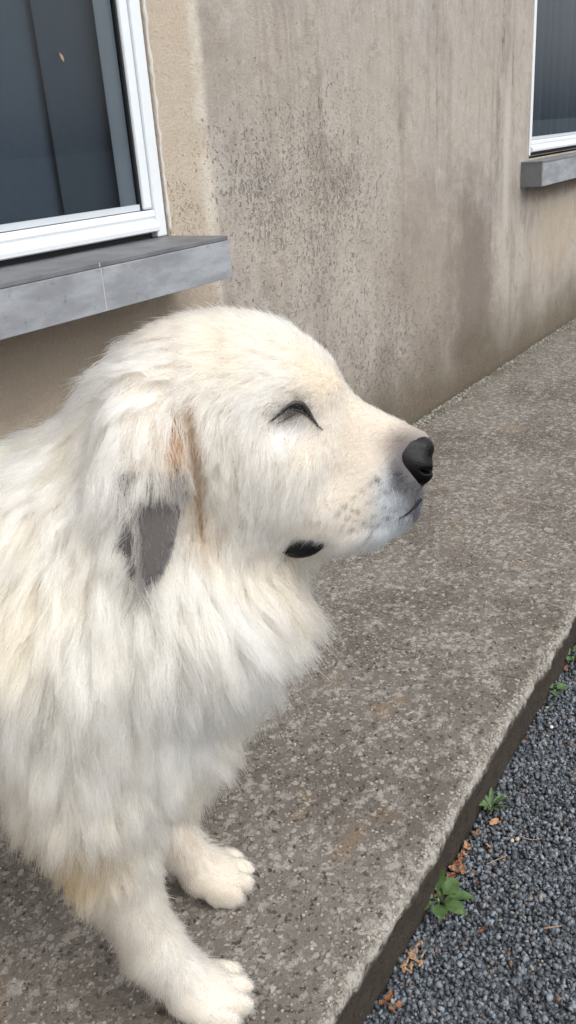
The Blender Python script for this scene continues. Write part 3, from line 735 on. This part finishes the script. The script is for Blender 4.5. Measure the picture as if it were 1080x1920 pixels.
def scatter(n, weight):
    w = tar * weight; cdf = np.cumsum(w); k = np.searchsorted(cdf, rng.random(n) * cdf[-1]); k = np.minimum(k, len(tri) - 1)
    a, b = rng.random(n), rng.random(n); s = a + b > 1; a[s] = 1 - a[s]; b[s] = 1 - b[s]
    return ta[k] + (tb[k] - ta[k]) * a[:, None] + (tcv[k] - ta[k]) * b[:, None]

def coat(n_guides, weight, per, NP, clump, rc, frizz, rad):
    p = scatter(n_guides, weight); nrm = grad(body_sdf, p, .004); L = fur_length(p) * rng.uniform(.8, 1.15, len(p))
    ok = (p[:, 2] > .004) & ~((np.linalg.norm((p - NOSE_C) / NOSE_R, axis=1) < 1.02))
    for e in (EYE, EYE * MIR): ok &= np.linalg.norm((p - e) / np.array([.010, .02, .0028]), axis=1) > 1
    for s_ in (-1, 1): ok &= np.linalg.norm((p - np.array([.112, s_ * .055, .661])) / np.array([.032, .03, .014]), axis=1) > 1
    p, nrm, L = p[ok], nrm[ok], L[ok]; n = len(p)
    g, lift = fur_flow(p); g = g + .30 * (np.stack([fbm(p * 22 + 7 * i, 2, 50 + i) for i in range(3)], 1) - .5) * 2 + rng.normal(0, .07, (n, 3))
    tg = g - (g * nrm).sum(1)[:, None] * nrm; tg /= np.maximum(np.linalg.norm(tg, axis=1), .05)[:, None]
    lift = np.clip(lift * rng.uniform(.6, 1.3, n), .05, .8)[:, None]
    d0 = lift * nrm + (1 - lift) * tg; d0 /= np.linalg.norm(d0, axis=1)[:, None]
    ts = np.linspace(0, 1, NP); pts = np.empty((n, NP, 3)); pts[:, 0] = p - nrm * .002; d = d0.copy()
    side = np.cross(nrm, tg); ph = rng.uniform(0, 6.28, n); wav = rng.uniform(.08, .44, n) * np.clip(L / .06, 0, 1)
    for j in range(1, NP):
        dd = d + side * (np.sin(ph + j * 1.5) * wav)[:, None]
        q = pts[:, j - 1] + dd * (L / (NP - 1))[:, None]
        long_ = L > .02
        if long_.any():
            s = body_sdf(q[long_]); push = np.maximum(.004 + .006 * ts[j] - s, 0); q[long_] += nrm[long_] * push[:, None]
        q[:, 2] = np.maximum(q[:, 2], .0035)
        pts[:, j] = q
        d = d + np.array([0, 0, -1]) * (.11 * np.clip(L / .05, 0, 1.2))[:, None] * (6 / NP); d /= np.linalg.norm(d, axis=1)[:, None]
    # neighbouring guides draw together into locks
    if clump > .5:
        ns = max(1, n // 14); sp = p[:ns]; near = np.empty(n, int)
        for i0 in range(0, n, 1500): near[i0:i0 + 1500] = ((p[i0:i0 + 1500, None] - sp[None]) ** 2).sum(2).argmin(1)
        lockw = (.74 * np.clip((L - .03) / .03, 0, 1))[:, None, None] * ts[None, :, None] ** 1.3
        reach = np.exp(-(((p - sp[near]) ** 2).sum(1)) / .032 ** 2)[:, None, None]
        pts = pts + (pts[near] - pts) * lockw * reach
        lock_tone = (1 + rng.normal(0, .05, ns))[near]; lock_warm = np.clip(rng.normal(.15, .28, ns), 0, .8)[near]
    else: lock_tone = np.ones(n); lock_warm = np.zeros(n)
    # hairs round every guide
    kk = np.repeat(np.arange(n), per); N = len(kk)
    a = rng.uniform(0, 6.283, N); rr = np.sqrt(rng.random(N)) * rc
    t1 = tg[kk]; t2 = side[kk]; off = t1 * (np.cos(a) * rr)[:, None] + t2 * (np.sin(a) * rr)[:, None]
    sc1 = rng.uniform(.72, 1.08, N); stray = rng.random(N) < .035; sc1[stray] *= 1.15
    tt = ts[None, :, None]
    cl = np.where(stray, .2, clump)[:, None, None]
    hp = pts[kk, :1] + (pts[kk] - pts[kk, :1]) * sc1[:, None, None] + off[:, None] * (1 - cl * tt ** .8)
    fz = rng.normal(0, 1, (N, 1, 3)) * (frizz * L[kk])[:, None, None] * tt ** 1.5; fz2 = rng.normal(0, 1, (N, NP, 3)) * (.010 * L[kk])[:, None, None] * tt
    hp = hp + fz * np.where(stray, 2.2, 1)[:, None, None] + fz2
    hp[:, :, 2] = np.maximum(hp[:, :, 2], .0025)
    c = fur_color(hp[:, 0]); lw = lock_warm[kk][:, None] * (c.mean(1) > .6)[:, None]; c = c * (1 - lw) + c * np.array([.97, .86, .72]) * lw; c = c * lock_tone[kk][:, None] * (1 + rng.normal(0, .05, n))[kk][:, None] * (1 + rng.normal(0, .10, (N, 1)))
    R_ = rad * rng.uniform(.75, 1.25, N)[:, None] * (1 - .72 * ts[None] ** 1.6)
    return hp, np.clip(c, .01, .94), R_

NOSE_C = np.array([.254, 0, .752]); NOSE_R = np.array([.036, .040, .030])
vis = np.clip(.30 + .7 * sstep(tce[:, 0], -.46, -.34), 0, 1) * np.where(tce[:, 1] > .07, .45, 1.0)
Lc = fur_length(tce)
wl = vis * (Lc > .026) * np.clip(Lc / .06, .7, 1.2); ws = vis * (Lc <= .030) * np.where(tce[:, 0] > -.25, 1, .3) * np.where((tce[:, 0] > .06) & (tce[:, 1] < .03), 2.6, 1) * np.where(tce[:, 0] > .14, 1.5, 1) * np.where(is_ear(tce) & (tce[:, 1] < 0), 3, 1)
sets = [coat(14000, wl, 20, 7, .86, .0085, .05, .00027), coat(30000, ws, 7, 5, .35, .0042, .10, .00024)]
def fur_material():
    m = NT('fur'); h = m.n('ShaderNodeBsdfHairPrincipled', model='CHIANG', parametrization='COLOR')
    info = m.n('ShaderNodeHairInfo'); c = m.attr('hair_color')
    m.put(h.inputs['Color'], c); h.inputs['Roughness'].default_value = .42; h.inputs['Radial Roughness'].default_value = .65; h.inputs['IOR'].default_value = 1.45
    h.inputs['Coat'].default_value = 0.0; h.inputs['Random Roughness'].default_value = .1
    m.t.links.new(h.outputs[0], m.out.inputs[0]); return m.m
M['fur'] = fur_material()
def hair_object(name, sets, mat, parent):
    cu = bpy.data.hair_curves.new(name); sizes = []; P = []; C = []; Rr = []
    for hp, c, r in sets: sizes += [hp.shape[1]] * len(hp); P.append(hp.reshape(-1, 3)); C.append(c); Rr.append(r.ravel())
    cu.add_curves(sizes); P = np.concatenate(P); C = np.concatenate(C); Rr = np.concatenate(Rr)
    cu.attributes['position'].data.foreach_set('vector', P.astype(np.float32).ravel())
    ra = cu.attributes.get('radius') or cu.attributes.new('radius', 'FLOAT', 'POINT'); ra.data.foreach_set('value', Rr.astype(np.float32))
    ca = cu.attributes.new('hair_color', 'FLOAT_COLOR', 'CURVE'); ca.data.foreach_set('color', np.column_stack([C, np.ones(len(C))]).astype(np.float32).ravel())
    cu.materials.append(mat); o = bpy.data.objects.new(name, cu); col.objects.link(o); o.parent = parent; return o
fur = hair_object('fur', sets, M['fur'], dog); tag(fur, kind='stuff')
sc.cycles_curves.shape = 'RIBBONS' if hasattr(sc, 'cycles_curves') else None

# ---- nose, lips, eyes, claws -------------------------------------------
M['nose'] = (lambda m: m.done(m.mix(m.mr(m.xyz()[2], .764, .782), (.0025, .0025, .003), (.030, .026, .026)), .27, m.bump(m.voro(520), .3, .0010), .16))(NT('nose_leather'))  # grey pink top, lightened in colour in place of a sky highlight
M['lip'] = plain('black_lip', (.006, .006, .007), .38, 200, .3, .6, .25, .4, .002)
M['lid'] = plain('dark_eyelid', (.035, .028, .028), .5, 200, .3, .6, .5, .3, .001)
M['eye'] = plain('dark_eye', (.010, .008, .007), .10, 200, .1, .6, .6, .0)
M['claw'] = plain('claw', (.05, .042, .036), .4, 200, .3)
def rbox(p, c, hlf, rad, pitch):
    q = p - np.array(c); cs, sn = math.cos(pitch), math.sin(pitch); q = np.abs(np.stack([q[:, 0] * cs + q[:, 2] * sn, q[:, 1], -q[:, 0] * sn + q[:, 2] * cs], 1)) - (np.array(hlf) - rad)
    return np.linalg.norm(np.maximum(q, 0), axis=1) + np.minimum(q.max(1), 0) - rad
def nose_sdf(p):
    d = rbox(p, (.248, 0, .7535), (.031, .027, .028), .018, -.20)
    d = smin(d, rbox(p, (.254, 0, .729), (.017, .015, .022), .011, -.25), .016)
    for s in (-1, 1):
        d = smin(d, ell(p, (.244, s * .025, .744), (.033, .013, .023), -.1, s * .12), .008)
        d = smax(d, -ell(p, (.276, s * .014, .750), (.013, .0062, .0085), .3, s * -.45), .004)
        d = smax(d, -ell(p, (.268, s * .031, .744), (.013, .0060, .0030), -.30), .004)
    return smax(d, -ell(p, (.281, 0, .735), (.006, .0014, .035)), .003)
nv, nf = surface_nets(nose_sdf, (.21, -.04, .695), (.30, .04, .80), .0017)
nv[:, 2] -= .003; nv[:, 0] -= .005
mesh_obj('nose', nv, nf.astype(np.int64), M['nose'], dog, True)
for s in (-1, 1):
    def lip_sdf(p): return smin(ell(p, (.114, s * .053, .668), (.024, .009, .0145), .05), ell(p, (.131, s * .051, .674), (.024, .007, .009), .3), .010)
    lv, lf = surface_nets(lip_sdf, (.06, s * .053 - .02, .63), (.19, s * .053 + .02, .69), .002)
    mesh_obj('lip', lv, lf.astype(np.int64), M['lip'], dog, True)
def lid_path(px, lift):
    out = []
    for x, y in px:
        q = on_dog(x, y, head_sdf); nn = grad(head_sdf, q[None], .003)[0]; out.append(q + nn * lift)
    return np.array(out)
for mir in (1, -1):
    MB().tube(lid_path([(798, 908), (795, 922), (787, 937), (777, 950), (764, 962), (748, 972)], .0012) * np.array([1, mir, 1]), [.0014, .0019, .0019, .0016, .0012, .0006], 8).build('lip', M['lip'], dog, True)
up_px = [(494, 797), (508, 786), (524, 772), (540, 759), (552, 754), (566, 757), (576, 768), (585, 783), (594, 796), (604, 806)]
lo_px = [(494, 797), (509, 788), (526, 776), (542, 766), (555, 767), (566, 771), (575, 777), (584, 788), (594, 799), (604, 806)]
U_, D_ = lid_path(up_px, .0020), lid_path(lo_px, .0014)
tap = [.0004, .0007, .0009, .0013, .0022, .0025, .0021, .0015, .0010, .0005]
for mir in (1, -1):
    q = np.array([1, mir, 1])
    MB().tube(U_ * q, tap, 8).build('eyelid', M['lid'], dog, True)
    MB().tube(D_ * q, [t * .45 for t in tap], 8).build('eyelid', M['lid'], dog, True)
    MB().tube(lid_path([(497, 798), (512, 795), (529, 788), (543, 780), (554, 774)], .0012) * q, [.0003, .0006, .0007, .0007, .0004], 6).build('eyelid', M['lid'], dog, True)
    b = MB(); uu, dd = U_ * q, D_ * q; n_ = len(uu)
    mid = (uu + dd) / 2; b.v = [tuple(v) for v in np.concatenate([uu, mid + (mid - mid.mean(0)) * 0 + np.array([0, -.0012 * mir, 0]), dd])]
    for i in range(n_ - 1):
        b.f += [(i, i + 1, n_ + i + 1, n_ + i), (n_ + i, n_ + i + 1, 2 * n_ + i + 1, 2 * n_ + i)]
    b.build('eye', M['eye'], dog, True)
for fy in (-.118, .092):
    for tx, ty in ((-.036, -.033), (-.020, -.012), (-.020, .012), (-.036, .033)):
        x0 = tx + .016; MB().tube([(x0, fy + ty, .020), (x0 + .008, fy + ty, .018), (x0 + .014, fy + ty, .012), (x0 + .016, fy + ty, .006)], [.0042, .004, .003, .001], 7).build('claw', M['claw'], dog, True)

def whiskers():
    P = []; C = []; Rr = []
    for k, q in enumerate(list(FOLLICLE) + [f * MIR for f in FOLLICLE] + [on_dog(545, 728), on_dog(556, 724), on_dog(628, 694), on_dog(634, 690)]):
        q = np.array(q); n_ = grad(body_sdf, q[None], .004)[0]; L = rng.uniform(.018, .042); dr = n_ * .75 + np.array([-.25, 0, -.35]) + rng.normal(0, .12, 3)
        if k >= 2 * len(FOLLICLE): dr = n_ + np.array([.5, 0, .25]); L = .035
        dr /= np.linalg.norm(dr); t = np.linspace(0, 1, 8)[:, None]; P.append(q + dr * t * L + np.array([0, 0, -1]) * t ** 2 * L * .3)
        C.append([.75, .72, .68]); Rr.append(.00022 * (1 - .8 * t[:, 0]))
    return [(np.array(P), np.array(C), np.array(Rr))]
tag(hair_object('whiskers', whiskers(), M['fur'], dog), kind='stuff')

# ------------------------------------------------------------------ weeds, dry leaves, chips and twigs in the gravel
def sight(px, py): return (RIGHT * (px - 540) / FPX - UP * (py - 960) / FPX - BACK)
def ground_at(px, py, z=ZG):
    d = sight(px, py); t = (z - CAM_H) / d.z; return Vector((0, 0, CAM_H)) + d * t
def leaf_green():
    m = NT('weed_leaf'); f = m.noise(70, 4); g = m.noise(260, 3); c = m.mix(m.mr(f, .35, .68), (.045, .088, .028), (.085, .150, .050)); c = m.mix(m.math('MULTIPLY', m.mr(g, .55, .7), .3), c, (.20, .27, .09))
    return m.done(c, .48, m.bump(g, .3, .001), .4, Transmission_Weight=0.0, Subsurface_Weight=.15, Subsurface_Radius=(.003, .005, .001))
M['leaf'] = leaf_green(); M['stem'] = plain('weed_stem', (.22, .25, .09), .6)
M['dry'] = plain('rust_dry_leaf', (.26, .11, .05), .8, 220, .8, .35); M['dry_tan'] = plain('tan_dry_leaf', (.40, .22, .12), .8, 220, .8, .45)
M['chip'] = plain('wood_chip', (.36, .225, .125), .85, 220, .8, .45); M['straw'] = plain('dry_straw', (.36, .29, .20), .8, 160, .4, .6)

def leaf_mesh(L, W, bend, fold, teeth, r, petiole=.25):
    v = []; f = []; NJ = 9
    for j in range(NJ):
        t = j / (NJ - 1); w = W * (math.sin(math.pi * min(1, max(0, (t - petiole) / (1 - petiole))) ** .8) ** .8 if t > petiole else 0) + W * .035
        if j % 2 and t > petiole: w *= 1 - teeth
        x = L * t; z = L * (.55 * t - bend * t * t)
        for k in (-1, -.5, 0, .5, 1): v.append((x, w * k, z + abs(k) * fold * w + r.uniform(-1, 1) * .0004))
    for j in range(NJ - 1):
        for k in range(4): a = j * 5 + k; f.append((a, a + 1, a + 6, a + 5))
    n = len(v); v += [(a, b, c - .0005) for a, b, c in v]; f += [tuple(n + i for i in q[::-1]) for q in f]
    return v, f
def weed(px, py, leaves, label, seed, narrow=False):
    r = random.Random(seed); p = ground_at(px, py, ZG + .004); p.y = min(p.y, edge_y(p.x) - .010)
    root = tag(empty('weed', p), label, 'weed', 'weeds growing along the terrace edge')
    MB().tube([(0, 0, -.012), (.001, 0, .004), (0, .001, .010)], [.0022, .002, .0012], 6).build('stem', M['stem'], root, True)
    for az, L, W in leaves:
        v, f = leaf_mesh(L, W, r.uniform(.25, .5) if not narrow else r.uniform(.1, .35), r.uniform(.1, .4), .12 if not narrow else .05, r, .3 if not narrow else .1)
        o = mesh_obj('leaf', v, f, M['leaf'], root, True); o.rotation_euler = (r.uniform(-.25, .25), r.uniform(-.25, .15), math.radians(az)); o.location = (0, 0, .004)
    return root
weed(815, 1690, [(-150, .050, .014), (-100, .056, .013), (-60, .060, .012), (-15, .050, .017), (25, .058, .018), (70, .048, .014), (150, .040, .010), (-75, .034, .012), (5, .030, .010), (100, .036, .010)], 'leafy green weed with broad oval leaves, the largest at the terrace edge', 3)
weed(915, 1515, [(a, random.uniform(.030, .045), .0042) for a in range(-170, 180, 38)], 'small spiky green weed with narrow leaves, second up from the largest weed', 4, True)
weed(1040, 1300, [(-160, .036, .013), (-20, .040, .015), (60, .034, .012)], 'low green weed of two pale rounded leaves against the kerb', 5)
weed(1068, 1236, [(-90, .045, .016), (-20, .05, .017), (70, .04, .014), (170, .034, .012)], 'green weed cut by the right edge of the photo', 6)

def flake(px, py, size, mat, label, group, seed, name='dry_leaf', cat='dry leaf', elong=1.6):
    r = random.Random(seed); p = ground_at(px, py, ZG + .008); lim = edge_y(p.x) - .006; p.y = min(p.y, lim)
    v = []; f = []; n, m = 6, 4; cu = r.uniform(15, 70); tw = r.uniform(-40, 40); e0, e1 = r.uniform(.2, .9), r.uniform(.2, .9)
    for i in range(n):
        for j in range(m):
            s_ = 2 * i / (n - 1) - 1; a = s_ * .5 * size * elong * r.uniform(.85, 1.1); w = size * (1 - (e0 if s_ < 0 else e1) * s_ * s_) * r.uniform(.65, 1.15); b_ = (j / (m - 1) - .5) * w + r.uniform(-.08, .08) * size
            v.append((a, b_, cu * (a * a * .5 + b_ * b_) + tw * a * b_ + r.uniform(-.0012, .0012)))
    for i in range(n - 1):
        for j in range(m - 1): a = i * m + j; f.append((a, a + 1, a + m + 1, a + m))
    k = len(v); v += [(a, b_, c - .0006) for a, b_, c in v]; f += [tuple(k + i for i in q[::-1]) for q in f]
    o = mesh_obj(name, v, f, mat, None, False); o.location = p; o.rotation_euler = (r.uniform(-.6, .6), r.uniform(-.6, .6), r.uniform(0, 6.28)); return tag(o, label, cat, group)
rl = random.Random(12)
for k in range(30):
    t = rl.random(); flake(832 + t * 42 + rl.uniform(-12, 16), 1672 - t * 88 + rl.uniform(-10, 10), rl.uniform(.005, .012), M['dry'] if rl.random() < .7 else M['dry_tan'], 'rust orange dry leaf flake in the drift just behind the largest weed', 'rust leaf drift behind the largest weed', 100 + k)
for k in range(4): flake((728, 742, 715, 733)[k] + 4, (1868, 1884, 1880, 1896)[k], rl.uniform(.007, .011), M['dry'], 'orange brown dry leaf flake by the kerb nearest the bottom of the photo', 'leaf flakes lowest along the kerb', 150 + k)
for k in range(10):
    t = rl.random(); flake(690 + t * 250 + rl.uniform(0, 60), 1915 - t * 400 + rl.uniform(-10, 30), rl.uniform(.004, .008), M['dry'] if rl.random() < .6 else M['dry_tan'], 'tiny brown leaf crumb scattered in the gravel along the kerb', 'leaf crumbs scattered along the kerb', 400 + k)
flake(926, 1541, .013, M['dry_tan'], 'single tan leaf lying right below the spiky weed', None, 160, elong=1.9)
flake(893, 1562, .010, M['dry_tan'], 'pale tan leaf scrap between the spiky weed and the rust leaf drift', None, 161)
flake(986, 1386, .008, M['dry'], 'small orange leaf scrap beside the kerb above the spiky weed', None, 162)
flake(1062, 1252, .010, M['dry'], 'rust leaf scrap beside the topmost weed', None, 163)
flake(905, 1742, .011, M['dry'], 'brown curled leaf lying alone in the gravel right of the largest weed', None, 164)
def splinter(px, py, L, R_, mat, label, group, seed, name='wood_chip', cat='wood chip', ang=None, arc=0.0):
    r = random.Random(seed); p = ground_at(px, py, ZG + .007); p.y = min(p.y, edge_y(p.x) - .012); pts = []
    for i in range(6): t = i / 5 - .5; pts.append((t * L, arc * (.25 - t * t) * L * 4 + r.uniform(-1, 1) * R_ * .05, r.uniform(-.05, .05) * R_))
    b = MB().tube(pts, [R_ * r.uniform(.6, 1.1) for _ in pts], 5); b.v = [(x, y, z * .55) for x, y, z in b.v]
    o = b.build(name, mat, None, False); o.location = p; o.rotation_euler = (0, r.uniform(-.15, .15), r.uniform(0, 3.14) if ang is None else ang); return tag(o, label, cat, group)
for k in range(22): splinter(768 + rl.gauss(0, 17), 1795 + rl.gauss(0, 13), rl.uniform(.007, .017), rl.uniform(.0014, .0030), M['chip'], 'pale tan wood chip in the heap below the largest weed', 'wood chips heaped below the largest weed', 200 + k, ang=rl.gauss(.9, .7))
splinter(1036, 1738, .028, .0016, M['chip'], 'short tan stick lying in the open gravel at the right', None, 230, 'twig', 'twig', 2.2)
splinter(932, 1612, .040, .0009, M['straw'], 'thin brown twig in the gravel right of the rust leaf drift', None, 231, 'twig', 'twig', -.65)
splinter(996, 1570, .036, .0009, M['straw'], 'thin curved pale stalk in the gravel right of the spiky weed', None, 232, 'stalk', 'stalk', 1.9, .15)
for k, (px, py, lab) in enumerate(((960, 1576, 'left of a pair of pale tan pebbles in the gravel'), (970, 1573, 'right of a pair of pale tan pebbles in the gravel'), (1034, 1363, 'single white pebble standing out in the gravel near the upper weeds'))):
    r = random.Random(300 + k); V = [tuple(c * s_ * r.uniform(.9, 1.1) for c, s_ in zip(v, (.0055, .0045, .0036))) for v in ICO_V]
    o = mesh_obj('pebble', V, [tuple(f) for f in ICO_F], plain('pale_pebble', (.42, .36, .28) if k < 2 else (.62, .60, .55), .7), None, True); o.location = ground_at(px, py, ZG + .004); tag(o, lab, 'pebble')
# scrap of leaf stuck to the left pane
d_ = sight(110, 97); t__ = (YW + .0215) / d_.y; p_ = Vector((0, 0, CAM_H)) + d_ * t__
v, f = leaf_mesh(.020, .0035, .2, .3, .1, random.Random(5), .15); o = mesh_obj('leaf_scrap', v, f, M['chip'], None, True); o.location = p_; o.rotation_euler = (math.radians(90), math.radians(80), 0)
tag(o, 'tiny tan leaf scrap stuck to the left window pane', 'leaf scrap')
